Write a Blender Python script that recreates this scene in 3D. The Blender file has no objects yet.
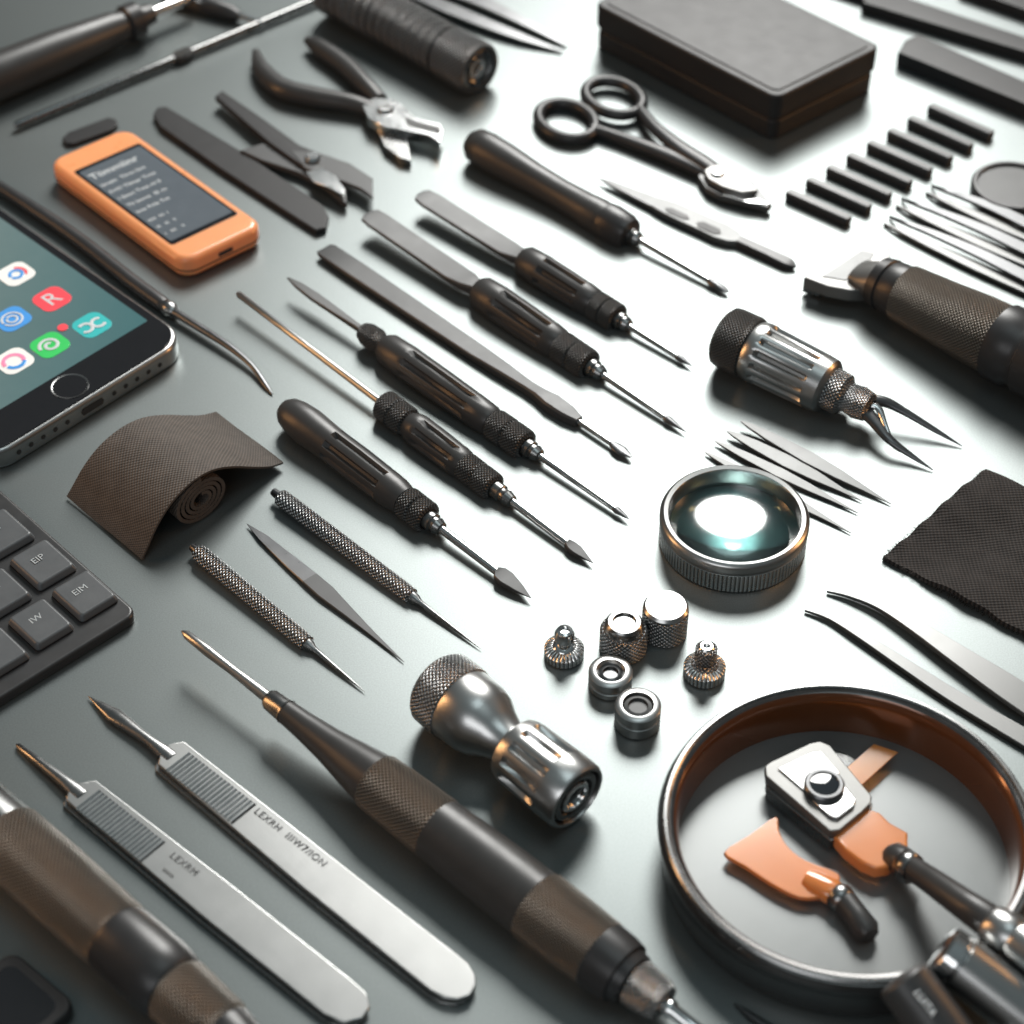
import bpy, bmesh, math, random
from mathutils import Vector
random.seed(4)
sc=bpy.context.scene
# ------------------------------------------------------------ camera
PITCH=math.radians(44); FOV=math.radians(28); D=0.64
F=512/math.tan(FOV/2)
C=Vector((0,-D*math.cos(PITCH),D*math.sin(PITCH)))
fw=Vector((0,math.cos(PITCH),-math.sin(PITCH))); up_=Vector((0,math.sin(PITCH),math.cos(PITCH))); rt=Vector((1,0,0))
cd=bpy.data.cameras.new("camera"); cam=bpy.data.objects.new("camera",cd); sc.collection.objects.link(cam)
cam.location=C; cam.rotation_euler=(math.pi/2-PITCH,0,0)
cd.sensor_width=36; cd.lens=18/math.tan(FOV/2); cd.clip_start=0.01; cd.clip_end=50
cd.dof.use_dof=True; cd.dof.focus_distance=0.615; cd.dof.aperture_fstop=11
sc.camera=cam
def P(u,v,z=0.0):
    d=fw+rt*((u-512)/F)+up_*((512-v)/F)
    t=(z-C.z)/d.z
    return C+d*t
def S(u,v):
    return (P(u,v)-C).dot(fw)/F
Z=Vector((0,0,1))
# ------------------------------------------------------------ materials
def nodes(name):
    m=bpy.data.materials.new(name); m.use_nodes=True
    nt=m.node_tree; b=nt.nodes["Principled BSDF"]
    return m,nt,b
def link(nt,a,b): nt.links.new(a,b)
def math_n(nt,op,a=None,b=None):
    n=nt.nodes.new("ShaderNodeMath"); n.operation=op
    for i,x in enumerate((a,b)):
        if x is None: continue
        if isinstance(x,(int,float)): n.inputs[i].default_value=x
        else: nt.links.new(x,n.inputs[i])
    return n.outputs[0]
def pm(name,col,rough=0.4,metal=0.0,nscale=250,bump=0.08,var=0.12,kind=None,pitch=0.0016,coat=0,spec=0.5,sss=0,trans=0,rv=0.04,bd=0.0003,emit=0,col2=None):
    m,nt,b=nodes(name)
    tc=nt.nodes.new("ShaderNodeTexCoord")
    no=nt.nodes.new("ShaderNodeTexNoise"); no.inputs["Scale"].default_value=nscale; no.inputs["Detail"].default_value=5
    link(nt,tc.outputs["Object"],no.inputs["Vector"])
    n2=nt.nodes.new("ShaderNodeTexNoise"); n2.inputs["Scale"].default_value=140; n2.inputs["Detail"].default_value=7; n2.inputs["Roughness"].default_value=.65
    link(nt,tc.outputs["Object"],n2.inputs["Vector"])
    mx=nt.nodes.new("ShaderNodeMixRGB"); mx.blend_type='MIX'
    mx.inputs[1].default_value=tuple(c*(1-var) for c in col)+(1,)
    mx.inputs[2].default_value=tuple(min(1,c*(1+var)) for c in col)+(1,)
    link(nt,n2.outputs[0],mx.inputs[0])
    colout=mx.outputs[0]
    if col2:
        sg=nt.nodes.new("ShaderNodeSeparateXYZ"); link(nt,tc.outputs["Generated"],sg.inputs[0])
        mg=nt.nodes.new("ShaderNodeMixRGB"); link(nt,sg.outputs[0],mg.inputs[0]); link(nt,colout,mg.inputs[1]); mg.inputs[2].default_value=col2+(1,); colout=mg.outputs[0]
    b.inputs["Metallic"].default_value=metal
    mr=nt.nodes.new("ShaderNodeMapRange"); mr.inputs[1].default_value=.3; mr.inputs[2].default_value=.7
    mr.inputs[3].default_value=max(.02,rough-rv); mr.inputs[4].default_value=min(1,rough+rv)
    link(nt,n2.outputs[0],mr.inputs[0]); link(nt,mr.outputs[0],b.inputs["Roughness"])
    h=no.outputs[0]; dist=0.0001; st=bump
    if kind in("knurl","weave","flat_ribs","brush"):
        uv=nt.nodes.new("ShaderNodeUVMap"); sp=nt.nodes.new("ShaderNodeSeparateXYZ"); link(nt,uv.outputs[0],sp.inputs[0])
        x,y=sp.outputs[0],sp.outputs[1]; k=math.pi/pitch
        if kind=="knurl":
            a=math_n(nt,'ABSOLUTE',math_n(nt,'SINE',math_n(nt,'MULTIPLY',math_n(nt,'ADD',x,y),k)))
            c=math_n(nt,'ABSOLUTE',math_n(nt,'SINE',math_n(nt,'MULTIPLY',math_n(nt,'SUBTRACT',x,y),k)))
            h=math_n(nt,'MULTIPLY',a,c)
        elif kind=="weave":
            a=math_n(nt,'SINE',math_n(nt,'MULTIPLY',x,k)); c=math_n(nt,'SINE',math_n(nt,'MULTIPLY',y,k))
            h=math_n(nt,'ADD',math_n(nt,'MULTIPLY',math_n(nt,'MULTIPLY',a,c),.5),math_n(nt,'MULTIPLY',no.outputs[0],.6))
        elif kind=="flat_ribs":
            h=math_n(nt,'ABSOLUTE',math_n(nt,'SINE',math_n(nt,'MULTIPLY',x,k)))
        else:
            mp=nt.nodes.new("ShaderNodeMapping"); mp.inputs["Scale"].default_value=(5000,60,1)
            link(nt,uv.outputs[0],mp.inputs[0]); nb=nt.nodes.new("ShaderNodeTexNoise"); nb.inputs["Scale"].default_value=1
            link(nt,mp.outputs[0],nb.inputs["Vector"]); h=nb.outputs[0]
        if kind!="brush":
            dk=nt.nodes.new("ShaderNodeMixRGB"); dk.blend_type='MULTIPLY'; dk.inputs[0].default_value=1
            mm=nt.nodes.new("ShaderNodeMapRange"); mm.inputs[1].default_value=0; mm.inputs[2].default_value=.6; mm.inputs[3].default_value=.15; mm.inputs[4].default_value=1
            if kind=="weave": mm.inputs[1].default_value=-.3; mm.inputs[2].default_value=.8
            link(nt,h,mm.inputs[0]); link(nt,colout,dk.inputs[1]); link(nt,mm.outputs[0],dk.inputs[2]); colout=dk.outputs[0]
            dist=bd; st=1.0
        else: dist=0.00004; st=.2
    link(nt,colout,b.inputs["Base Color"])
    if bump or kind:
        bp=nt.nodes.new("ShaderNodeBump"); bp.inputs["Strength"].default_value=st; bp.inputs["Distance"].default_value=dist
        link(nt,h,bp.inputs["Height"]); link(nt,bp.outputs[0],b.inputs["Normal"])
    b.inputs["Coat Weight"].default_value=coat; b.inputs["Coat Roughness"].default_value=.1
    b.inputs["Specular IOR Level"].default_value=spec
    if sss: b.inputs["Subsurface Weight"].default_value=sss; b.inputs["Subsurface Radius"].default_value=(.008,.003,.001); b.inputs["Subsurface Scale"].default_value=1
    if trans: b.inputs["Transmission Weight"].default_value=trans
    if emit:
        link(nt,colout,b.inputs["Emission Color"]); b.inputs["Emission Strength"].default_value=emit
    return m
M={}
M['black']=pm("satin_black_plastic",(.027,.027,.028),.36)
M['rubber']=pm("black_rubber",(.038,.0375,.037),.37,bump=.2)
M['mgrey']=pm("matte_dark_grey_blade",(.06,.061,.062),.42,metal=.3)
M['tweez']=pm("grey_tweezer_steel",(.15,.152,.15),.34,metal=.7,var=.04,rv=.02)
M['tgrey']=pm("dull_grey_blade_steel",(.10,.102,.102),.38,metal=.5,var=.04,rv=.02)
M['head']=pm("cast_grey_metal",(.2,.2,.195),.38,metal=.65,var=.04,rv=.02)
M['dark']=pm("blackened_steel",(.12,.122,.125),.3,metal=.9)
M['gun']=pm("gunmetal",(.26,.262,.26),.27,metal=1,var=.05)
M['steel']=pm("polished_steel",(.68,.69,.69),.17,metal=1,rv=.03,var=.03)
M['satin']=pm("satin_steel",(.46,.462,.455),.3,metal=1,kind="brush",var=.02,rv=.01)
M['kblack']=pm("knurled_black",(.12,.12,.118),.34,metal=.6,kind="knurl",pitch=.0013,bd=.0005)
M['ktorch']=pm("knurled_torch_metal",(.22,.22,.22),.32,metal=.8,kind="knurl",pitch=.0018,bd=.0005)
M['kfine']=pm("knurled_bronze_grey",(.24,.212,.18),.33,metal=.75,kind="knurl",pitch=.0014,bd=.0005)
M['ksteel']=pm("knurled_steel",(.5,.5,.5),.27,metal=1,kind="knurl",pitch=.0015,bd=.0004,var=.04)
M['rib']=pm("ribbed_steel",(.85,.85,.84),.27,metal=1,kind="flat_ribs",pitch=.0013,var=.03)
M['orange']=pm("orange_plastic",(.93,.36,.15),.3,sss=.3,var=.04,coat=.3,bump=.02)
M['orangetrans']=pm("translucent_orange_plastic",(1.0,.34,.09),.2,trans=.3,var=.02,coat=1,bump=0,rv=.02)
M['orangefilm']=pm("orange_film",(1.0,.42,.12),.2,var=.02,trans=.5,bump=0)
M['screen']=pm("display_glass",(.085,.1,.115),.14,var=.1,bump=0,emit=.4)
M['bglass']=pm("black_glass",(.012,.012,.014),.08,var=.1,bump=0,coat=.5)
M['case']=pm("matte_black_case",(.025,.025,.026),.42,bump=.2,nscale=1200,var=.08,rv=.03,spec=.3)
M['cloth']=pm("woven_cloth",(.135,.110,.092),.7,kind="weave",pitch=.0007,bd=.0002,spec=.45)
M['cloth2']=pm("dark_woven_cloth",(.058,.052,.049),.85,kind="weave",pitch=.0009,bd=.0003,spec=.2)
M['key']=pm("dark_key_plastic",(.085,.092,.098),.38,bump=.15,nscale=1200)
M['white']=pm("pale_print",(.6,.64,.66),.5,var=.05,bump=0)
M['faint']=pm("faint_print",(.42,.45,.46),.5,var=.25,bump=0)
M['ink']=pm("dark_print",(.03,.03,.03),.5,var=.05,bump=0)
M['etch']=pm("etched_print",(.1,.1,.1),.5,var=.05,bump=0)
M['dish']=pm("glossy_dark_grey",(.045,.043,.042),.17,metal=.5,coat=.5,bump=.02)
M['amber']=pm("amber_brown_lacquer",(.16,.055,.02),.2,metal=.35,coat=.6,bump=.02)
M['floor']=pm("grey_dish_floor",(.19,.2,.2),.3,var=.03,rv=.01,metal=.5,bump=.03)
M['wall']=pm("phone_wallpaper",(.22,.24,.23),.12,var=.15,bump=0,coat=.5,emit=.25,col2=(.05,.13,.14))
for n,c in dict(red=(.8,.08,.1),teal=(.05,.42,.42),green=(.05,.5,.12),blue=(.07,.28,.65),icwhite=(.75,.75,.72),pink=(.8,.25,.4)).items():
    M[n]=pm("icon_"+n,c,.15,var=.1,bump=0,coat=.3,emit=.3)
g,nt,b=nodes("teal_lens_glass"); b.inputs["Base Color"].default_value=(.62,.93,.92,1); b.inputs["Transmission Weight"].default_value=1; b.inputs["Roughness"].default_value=.09; b.inputs["IOR"].default_value=1.6; b.inputs["Coat Weight"].default_value=.6; b.inputs["Coat Roughness"].default_value=.12; M['glass']=g
g,nt,b=nodes("clear_glass"); b.inputs["Base Color"].default_value=(.97,.98,.98,1); b.inputs["Transmission Weight"].default_value=1; b.inputs["Roughness"].default_value=.02; b.inputs["IOR"].default_value=1.3; M['cglass']=g
g,nt,b=nodes("dark_lens_glass"); b.inputs["Base Color"].default_value=(.02,.025,.03,1); b.inputs["Roughness"].default_value=.06; b.inputs["Coat Weight"].default_value=1; M['lens']=g
# table
m,nt,b=nodes("grey_table_surface")
tc=nt.nodes.new("ShaderNodeTexCoord")
n1=nt.nodes.new("ShaderNodeTexNoise"); n1.inputs["Scale"].default_value=7; n1.inputs["Detail"].default_value=8
n2=nt.nodes.new("ShaderNodeTexNoise"); n2.inputs["Scale"].default_value=2200; n2.inputs["Detail"].default_value=2
for n in(n1,n2): link(nt,tc.outputs["Object"],n.inputs["Vector"])
cr=nt.nodes.new("ShaderNodeMapRange"); cr.inputs[1].default_value=.3; cr.inputs[2].default_value=.7; cr.inputs[3].default_value=.95; cr.inputs[4].default_value=1.05
link(nt,n1.outputs[0],cr.inputs[0])
cr2=nt.nodes.new("ShaderNodeMapRange"); cr2.inputs[1].default_value=.3; cr2.inputs[2].default_value=.7; cr2.inputs[3].default_value=.9; cr2.inputs[4].default_value=1.1
link(nt,n2.outputs[0],cr2.inputs[0])
mu=math_n(nt,'MULTIPLY',cr.outputs[0],cr2.outputs[0])
vm=nt.nodes.new("ShaderNodeVectorMath"); vm.operation='SCALE'; vm.inputs[0].default_value=(.18,.2,.199); link(nt,mu,vm.inputs[3])
link(nt,vm.outputs[0],b.inputs["Base Color"])
rr_=nt.nodes.new("ShaderNodeMapRange"); rr_.inputs[1].default_value=.3; rr_.inputs[2].default_value=.7; rr_.inputs[3].default_value=.35; rr_.inputs[4].default_value=.38
link(nt,n1.outputs[0],rr_.inputs[0]); link(nt,rr_.outputs[0],b.inputs["Roughness"])
b.inputs["Metallic"].default_value=.72
bp=nt.nodes.new("ShaderNodeBump"); bp.inputs["Strength"].default_value=.12; bp.inputs["Distance"].default_value=.0001
link(nt,n2.outputs[0],bp.inputs["Height"]); link(nt,bp.outputs[0],b.inputs["Normal"])
M['table']=m
# ------------------------------------------------------------ mesh helpers
def link_obj(o): sc.collection.objects.link(o)
def props(o,label,cat,group=None):
    o["label"]=label; o["category"]=cat
    if group: o["group"]=group
    return o
def thing(name,label,cat,u,v,group=None):
    e=bpy.data.objects.new(name,None); e.empty_display_size=.01
    e.location=P(u,v,0); link_obj(e)
    return props(e,label,cat,group)
def mk(name,verts,faces,mat,parent=None,uvs=None,smooth=True,angle=38,wn=False):
    if parent: org=parent.location.copy()
    else:
        org=sum((Vector(v) for v in verts),Vector())/len(verts); org.z=min(v[2] for v in verts)
    me=bpy.data.meshes.new(name); me.from_pydata([tuple(Vector(v)-org) for v in verts],[],faces)
    if uvs:
        ul=me.uv_layers.new(name="UVMap"); i=0
        for f in uvs:
            for q in f: ul.data[i].uv=q; i+=1
    me.materials.append(M[mat] if isinstance(mat,str) else mat)
    bm=bmesh.new(); bm.from_mesh(me); bmesh.ops.recalc_face_normals(bm,faces=bm.faces); bm.to_mesh(me); bm.free()
    if smooth:
        me.polygons.foreach_set("use_smooth",[True]*len(me.polygons)); me.set_sharp_from_angle(angle=math.radians(angle))
    o=bpy.data.objects.new(name,me); link_obj(o)
    if wn:
        w_=o.modifiers.new("weighted_normals",'WEIGHTED_NORMAL'); w_.keep_sharp=True; w_.weight=100
    if parent: o.parent=parent
    else: o.location=org
    return o
def sstep(x): x=max(0,min(1,x)); return x*x*(3-2*x)
def sweepW(name,pts,mat,parent=None,shape='round',n=28,count=6,closed=False,direction=None):
    N=len(pts); verts=[]; L=[0]
    if shape=='box': n=8
    for i in range(1,N): L.append(L[-1]+(pts[i][0]-pts[i-1][0]).length)
    R=max(p[1] for p in pts)
    for i,(p,w,h,fl) in enumerate(pts):
        if direction is not None: t=direction.copy()
        else:
            if closed: a=pts[i-1][0]; c=pts[(i+1)%N][0]
            else: a=pts[max(0,i-1)][0]; c=pts[min(N-1,i+1)][0]
            t=c-a
        t.normalize()
        side=t.cross(Z)
        if side.length<1e-4: side=Vector((1,0,0))
        side.normalize(); upv=side.cross(t)
        if shape=='box':
            ch=min(w,h)*.35
            for x,y in((-w+ch,-h),(w-ch,-h),(w,-h+ch),(w,h-ch),(w-ch,h),(-w+ch,h),(-w,h-ch),(-w,-h+ch)):
                verts.append(p+side*x+upv*y)
            continue
        for k in range(n):
            th=-math.pi/2+2*math.pi*k/n; cx,sy=math.cos(th),math.sin(th)
            mul=1.0
            if fl: mul=1-fl*sstep((math.cos(count*(th+math.pi/2))+.15)/.6)
            verts.append(p+side*(w*cx*mul)+upv*(h*sy*mul))
    faces=[];uvs=[]
    rng=N if closed else N-1
    for i in range(rng):
        j=(i+1)%N
        for k in range(n):
            k2=(k+1)%n
            faces.append((i*n+k,i*n+k2,j*n+k2,j*n+k))
            u0=k/n*2*math.pi*R; u1=(k+1)/n*2*math.pi*R; l0=L[i]; l1=L[j] if j else L[i]+.001
            uvs.append(((u0,l0),(u1,l0),(u1,l1),(u0,l1)))
    if not closed:
        faces.append(tuple(range(n))); uvs.append(tuple((0,0) for _ in range(n)))
        faces.append(tuple((N-1)*n+k for k in range(n))); uvs.append(tuple((0,0) for _ in range(n)))
    return mk(name,verts,faces,mat,parent,uvs,angle=30 if shape=='box' else 38)
def sweep(name,st,mat,parent=None,straight=None,**kw):
    pts=[]
    for s_ in st:
        u,v,z,w,h=s_[:5]; s=S(u,v); fl=s_[5] if len(s_)>5 else 0
        pts.append((P(u,v,z*s),max(w,.02)*s,max(h,.02)*s,fl))
    if straight: kw['direction']=straight
    return sweepW(name,pts,mat,parent,**kw)
def prof(A,B,zA,zB,pr):
    st=[]
    for q in pr:
        t=q[0]; w=q[1]; h=q[2] if len(q)>2 and q[2] is not None else w; fl=q[3] if len(q)>3 else 0
        st.append((A[0]+(B[0]-A[0])*t,A[1]+(B[1]-A[1])*t,zA+(zB-zA)*t,w,h,fl))
    return st
def tool(name,label,cat,A,B,zA,zB,parts,group=None):
    r=thing(name,label,cat,(A[0]+B[0])/2,(A[1]+B[1])/2,group)
    dr=P(B[0],B[1],zB*S(*B))-P(A[0],A[1],zA*S(*A))
    for p in parts:
        pn,mt,pr=p[:3]; kw=p[3] if len(p)>3 else {}
        sweep(pn,prof(A,B,zA,zB,pr),mt,r,straight=dr,**kw)
    return r
def catmull(pts,n=6,closed=False):
    out=[];N=len(pts); rng=N if closed else N-1
    for i in range(rng):
        g=lambda j: pts[j%N] if closed else pts[max(0,min(N-1,j))]
        p0,p1,p2,p3=g(i-1),g(i),g(i+1),g(i+2)
        for k in range(n):
            t=k/n
            out.append(tuple(.5*((2*b_)+(-a+c)*t+(2*a-5*b_+4*c-d)*t*t+(-a+3*b_-3*c+d)*t**3) for a,b_,c,d in zip(p0,p1,p2,p3)))
    if not closed: out.append(tuple(pts[-1]))
    return out
def prismW(name,pts,z0,z1,mat,parent=None,bev=.0004,seg=2,smooth=True,taper=0):
    bm=bmesh.new()
    cen=sum((Vector((p[0],p[1],0)) for p in pts),Vector())/len(pts)
    vs=[bm.verts.new((p[0],p[1],z1)) for p in pts]
    f=bm.faces.new(vs)
    r=bmesh.ops.extrude_face_region(bm,geom=[f])
    for v in vs:
        v.co.z=z0
        if taper: v.co.x+=(v.co.x-cen.x)*taper; v.co.y+=(v.co.y-cen.y)*taper
    bmesh.ops.recalc_face_normals(bm,faces=bm.faces)
    if bev:
        es=[e for e in bm.edges if abs(e.verts[0].co.z-e.verts[1].co.z)<1e-7]
        bmesh.ops.bevel(bm,geom=es,offset=min(bev,(z1-z0)*.45),segments=seg,profile=.5,affect='EDGES',clamp_overlap=True)
    bm.normal_update()
    vv=[v.co.copy() for v in bm.verts]; bm.verts.index_update()
    ff=[tuple(v.index for v in f.verts) for f in bm.faces]; bm.free()
    uvs=[tuple(((vv[i].x+vv[i].y)*.707,(vv[i].x-vv[i].y)*.707) for i in f)for f in ff]
    return mk(name,vv,ff,mat,parent,uvs,smooth,angle=50,wn=True)
def prism(name,px,zpx0,zpx1,mat,parent=None,bev=1,sm=0,seg=2,taper=0):
    if sm: px=catmull(px,sm,True)
    cu=sum(p[0] for p in px)/len(px); cv=sum(p[1] for p in px)/len(px); s=S(cu,cv)
    return prismW(name,[P(p[0],p[1],zpx1*s)[:2] for p in px],zpx0*s,zpx1*s,mat,parent,bev*s,seg,taper=taper)
def frame(A,B,Cc,z,skew=0):
    a=P(*A,z);b_=P(*B,z);c=P(*Cc,z); ex=b_-a; W=ex.length; ex.normalize(); ey=c-a; ey=ey-ex*ey.dot(ex)*(1-skew); H=ey.length; ey.normalize()
    return a,ex,ey,W,H
def rr(o,ex,ey,x0,y0,w,h,r,n=6):
    pts=[]
    for cx,cy,a0 in((x0+w-r,y0+h-r,0),(x0+r,y0+h-r,90),(x0+r,y0+r,180),(x0+w-r,y0+r,270)):
        for k in range(n+1):
            a=math.radians(a0+90*k/n); q=o+ex*(cx+r*math.cos(a))+ey*(cy+r*math.sin(a)); pts.append((q.x,q.y))
    return pts
def vlathe(name,u,v,pr,mat,parent=None,n=48,base=None,s=None):
    s=s or S(u,v); c=base or P(u,v,0); verts=[];faces=[];uvs=[];L=0;R=max(p[0] for p in pr)*s;Ls=[0]
    for i in range(1,len(pr)): L+=math.dist(pr[i],pr[i-1])*s; Ls.append(L)
    for i,(r,z) in enumerate(pr):
        for k in range(n):
            a=2*math.pi*k/n; q=max(r*s,.000005)
            verts.append(Vector((c.x+q*math.cos(a),c.y+q*math.sin(a),z*s)))
    for i in range(len(pr)-1):
        for k in range(n):
            k2=(k+1)%n; faces.append((i*n+k,i*n+k2,(i+1)*n+k2,(i+1)*n+k))
            u0=k/n*2*math.pi*R;u1=(k+1)/n*2*math.pi*R
            uvs.append(((u0,Ls[i]),(u1,Ls[i]),(u1,Ls[i+1]),(u0,Ls[i+1])))
    return mk(name,verts,faces,mat,parent,uvs)
def text_mesh(name,body,o,ex,ey,size,mat,parent,align='CENTER',space=1.0,bold=0):
    cu=bpy.data.curves.new("t",'FONT'); cu.body=body; cu.size=size; cu.align_x=align; cu.align_y='CENTER'; cu.extrude=.00003; cu.space_character=space; cu.offset=bold
    ob=bpy.data.objects.new("t",cu); link_obj(ob); dg=bpy.context.evaluated_depsgraph_get(); dg.update()
    me=bpy.data.meshes.new_from_object(ob.evaluated_get(dg))
    vs=[o+ex*p.co.x+ey*p.co.y+Z*p.co.z for p in me.vertices]; fs=[tuple(p.vertices) for p in me.polygons]
    bpy.data.objects.remove(ob)
    return mk(name,vs,fs,mat,parent,None,False)
def text(name,s_,u,v,du,dv,size,zpx,mat,parent,space=1.0):
    s=S(u,v); z=zpx*s+.00008
    o=P(u,v,z); ex=(P(u+du,v+dv,z)-o).normalized(); ey=Z.cross(ex)
    return text_mesh(name,s_,o,ex,ey,size*s,mat,parent,'CENTER',space)
# ------------------------------------------------------------ table
t=mk("table_top",[(-1.6,-1.2,0),(1.6,-1.2,0),(1.6,2.4,0),(-1.6,2.4,0)],[(0,1,2,3)],'table',None,None,False)
t["kind"]="structure"; t["label"]="smooth satin grey table top"
# ------------------------------------------------------------ precision screwdrivers
def collar(t0,t1,r):
    L=t1-t0; f=lambda x:t0+L*x
    return [(f(0),r*.8),(f(.06),r*.97),(f(.12),r),(f(.45),r),(f(.5),r*.88),(f(.55),r),(f(.88),r),(f(.95),r*.95),(f(1),r*.7)]
def ferrule(t0,t1,r):
    L=t1-t0; f=lambda x:t0+L*x
    return [(f(0),r),(f(.35),r),(f(.4),r*.8),(f(.6),r*.8),(f(.65),r*.9),(f(.95),r*.7),(f(1),r*.5)]
G="precision tools laid out in a diagonal row"
K48=dict(n=120,count=8); FL=.26
def fgrip(t0,a,b_,t1,r):
    return [(t0,r*.45),(t0+.004,r*.75),(t0+.015,r*.92),(a-.012,r),(a,r,None,0),(a+.014,r,None,FL),((a+b_)/2,r,None,FL),(b_-.014,r*.97,None,FL),(b_,r*.97,None,0),(t1-.01,r*.92),(t1,r*.8)]
tool("screwdriver","black fluted precision screwdriver with steel spade tip","screwdriver",(284,408),(531,598),19,6,[
 ("grip",'rubber',[(0,3),(.005,11),(.02,15),(.05,18),(.1,19.5),(.16,18.5),(.2,18),(.215,18,None,FL),(.3,18.5,None,FL),(.40,18,None,FL),(.415,18),(.455,17.5),(.49,15)],K48),
 ("knurled_collar",'kblack',collar(.49,.585,17)),("ferrule",'gun',ferrule(.585,.64,10)),
 ("shaft",'steel',[(.62,4.6),(.85,4.2),(.865,4)]),("tip",'mgrey',[(.862,4.5,4.5),(.875,8.5,3.5),(.9,9,3),(.95,5.5,2),(1,.3,.3)],dict(shape='box'))],G)
tool("screwdriver","double ended black screwdriver with long steel rod","screwdriver",(237,293),(593,563),18,5,[
 ("rod",'satin',[(0,1),(.006,3.4),(.2,3.4),(.425,4)]),("knurled_collar",'kblack',collar(.41,.485,16)),
 ("grip",'rubber',fgrip(.48,.52,.62,.645,16.5),K48),
 ("knurled_collar",'kblack',collar(.635,.725,15)),("ferrule",'gun',ferrule(.725,.775,9)),
 ("shaft",'steel',[(.76,4.3),(.93,4)]),("tip",'mgrey',[(.928,4.2,4.2),(.94,6,3),(.955,6,2.6),(1,.3,.3)],dict(shape='box'))],G)
tool("screwdriver","double ended black screwdriver with leaf shaped blade","screwdriver",(288,278),(629,519),18,5,[
 ("leaf_blade",'mgrey',[(0,1,1),(.03,4,2),(.08,5.5,2.2),(.14,4.5,2.5),(.2,3.4,3.4),(.23,3.4,3.4)],dict(shape='box')),("knurled_collar",'kblack',[(.215,5),(.22,9),(.235,12),(.26,12.5),(.275,9),(.29,8)]),
 ("grip",'rubber',fgrip(.28,.36,.545,.6,17.3),K48),
 ("knurled_collar",'kblack',collar(.6,.7,16.5)),("ferrule",'gun',ferrule(.7,.74,9.5)),("shaft",'steel',[(.73,3.8),(.96,3)]),
 ("tip",'dark',[(.955,3,3),(.965,4.2,2.5),(.99,2,1),(1,.3,.3)])],G)
tool("spudger","long flat black spudger with pointed metal tip","spudger",(324,249),(631,457),6,5,[
 ("blade",'mgrey',[(0,9,1.5),(.01,11,2.5),(.1,11.5,3),(.3,11,3.5),(.5,10,4),(.58,8.5,5),(.66,6.5,5),(.7,7,6),(.74,10,6.5),(.79,9,6),(.83,5,5)],dict(shape='box')),
 ("shaft",'steel',[(.82,3.2),(.94,2.8)]),("tip",'dark',[(.935,3,3),(.95,6,2.2),(.97,6.5,2),(1,2,.8)])],G)
tool("screwdriver","black fluted screwdriver with flat prying blade end","screwdriver",(368,214),(686,432),18,4,[
 ("flat_blade",'mgrey',[(0,6,1.5),(.006,11,2),(.03,12.5,2),(.15,12.5,2.4),(.27,13,3),(.31,12,5),(.345,7,6),(.36,6,6)],dict(shape='box')),
 ("grip",'rubber',fgrip(.345,.42,.57,.605,18),K48),
 ("knurled_collar",'kblack',collar(.6,.7,16.5)),("ferrule",'gun',ferrule(.7,.74,9.5)),("shaft",'steel',[(.73,3.6),(.94,3.2)]),
 ("tip",'dark',[(.935,3.4),(.945,4.6,3),(1,.5,.5)])],G)
tool("screwdriver","black fluted screwdriver with broad flat blade end","screwdriver",(420,194),(692,366),17,4,[
 ("flat_blade",'mgrey',[(0,5,1.5),(.008,10,2),(.04,12,2),(.2,12,2.4),(.32,12,3),(.36,10,5),(.39,7,6)],dict(shape='box')),
 ("grip",'rubber',fgrip(.375,.455,.6,.645,17),K48),
 ("knurled_collar",'kblack',collar(.64,.73,15.5)),("ferrule",'gun',ferrule(.73,.77,9)),("shaft",'steel',[(.76,3.4),(.95,3)]),
 ("tip",'dark',[(.945,3.2),(.96,4,3),(1,.5,.5)])],G)
tool("screwdriver","thick smooth black handled screwdriver with thin steel shaft","screwdriver",(470,141),(728,292),18,4,[
 ("grip",'rubber',[(0,3),(.006,12),(.025,17),(.07,18.5),(.14,18),(.25,15.5),(.35,15),(.45,16.5),(.5,18),(.53,17)]),
 ("collar",'black',[(.52,15),(.525,18.5),(.545,19.5),(.6,18.5),(.62,16),(.625,9)],dict(n=48)),("ferrule",'gun',ferrule(.62,.66,8.5)),("shaft",'steel',[(.65,3.5),(.93,3.2)]),
 ("tip",'dark',[(.925,3.2),(.935,4.5,4),(.98,4.5,2),(1,2,.8)])],G)
r=tool("scalpel","slim flat grey scalpel with slotted body and steel point","scalpel",(598,178),(796,267),5,4,[
 ("blade",'tgrey',[(0,.3,.3),(.06,3.5,1.5),(.2,7,2),(.3,9,2.5)],dict(shape='box')),
 ("body",'tgrey',[(.29,9,3),(.36,12,3.5),(.45,13,3.5),(.55,13,3.5),(.62,14,3.5),(.68,11,3.5),(.72,5,3.5)],dict(shape='box')),
 ("tip",'black',[(.71,6,4),(.85,6.5,4),(.95,7,3.5),(.97,6,3),(1,1,1)],dict(shape='box'))],G)
for t0,t1,w_ in((.34,.46,4),(.5,.62,5)):
    sweep("slot",prof((598,178),(796,267),8.8,8.2,[(t0,.5,.3),(t0+.02,w_,.3),(t1-.02,w_,.3),(t1,.5,.3)]),'ink',r,shape='box')
for A,B,lb in(((279,496),(481,649),"knurled metal probe with fine needle point"),((197,551),(365,692),"short knurled metal probe with sharp needle")):
    tool("needle_probe",lb,"probe",A,B,10,2,[("knurled_handle",'ksteel',[(0,4),(.01,8.5),(.04,9),(.3,9),(.6,9),(.655,8.5),(.66,6)]),("end_cap",'dark',[(-.03,1.5),(-.028,4),(.005,5)]),
     ("needle",'gun',[(.655,6.5),(.68,5.5),(.7,3.2),(.8,2.5),(.9,1.7),(1,.3)])],"knurled needle probes")
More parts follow.
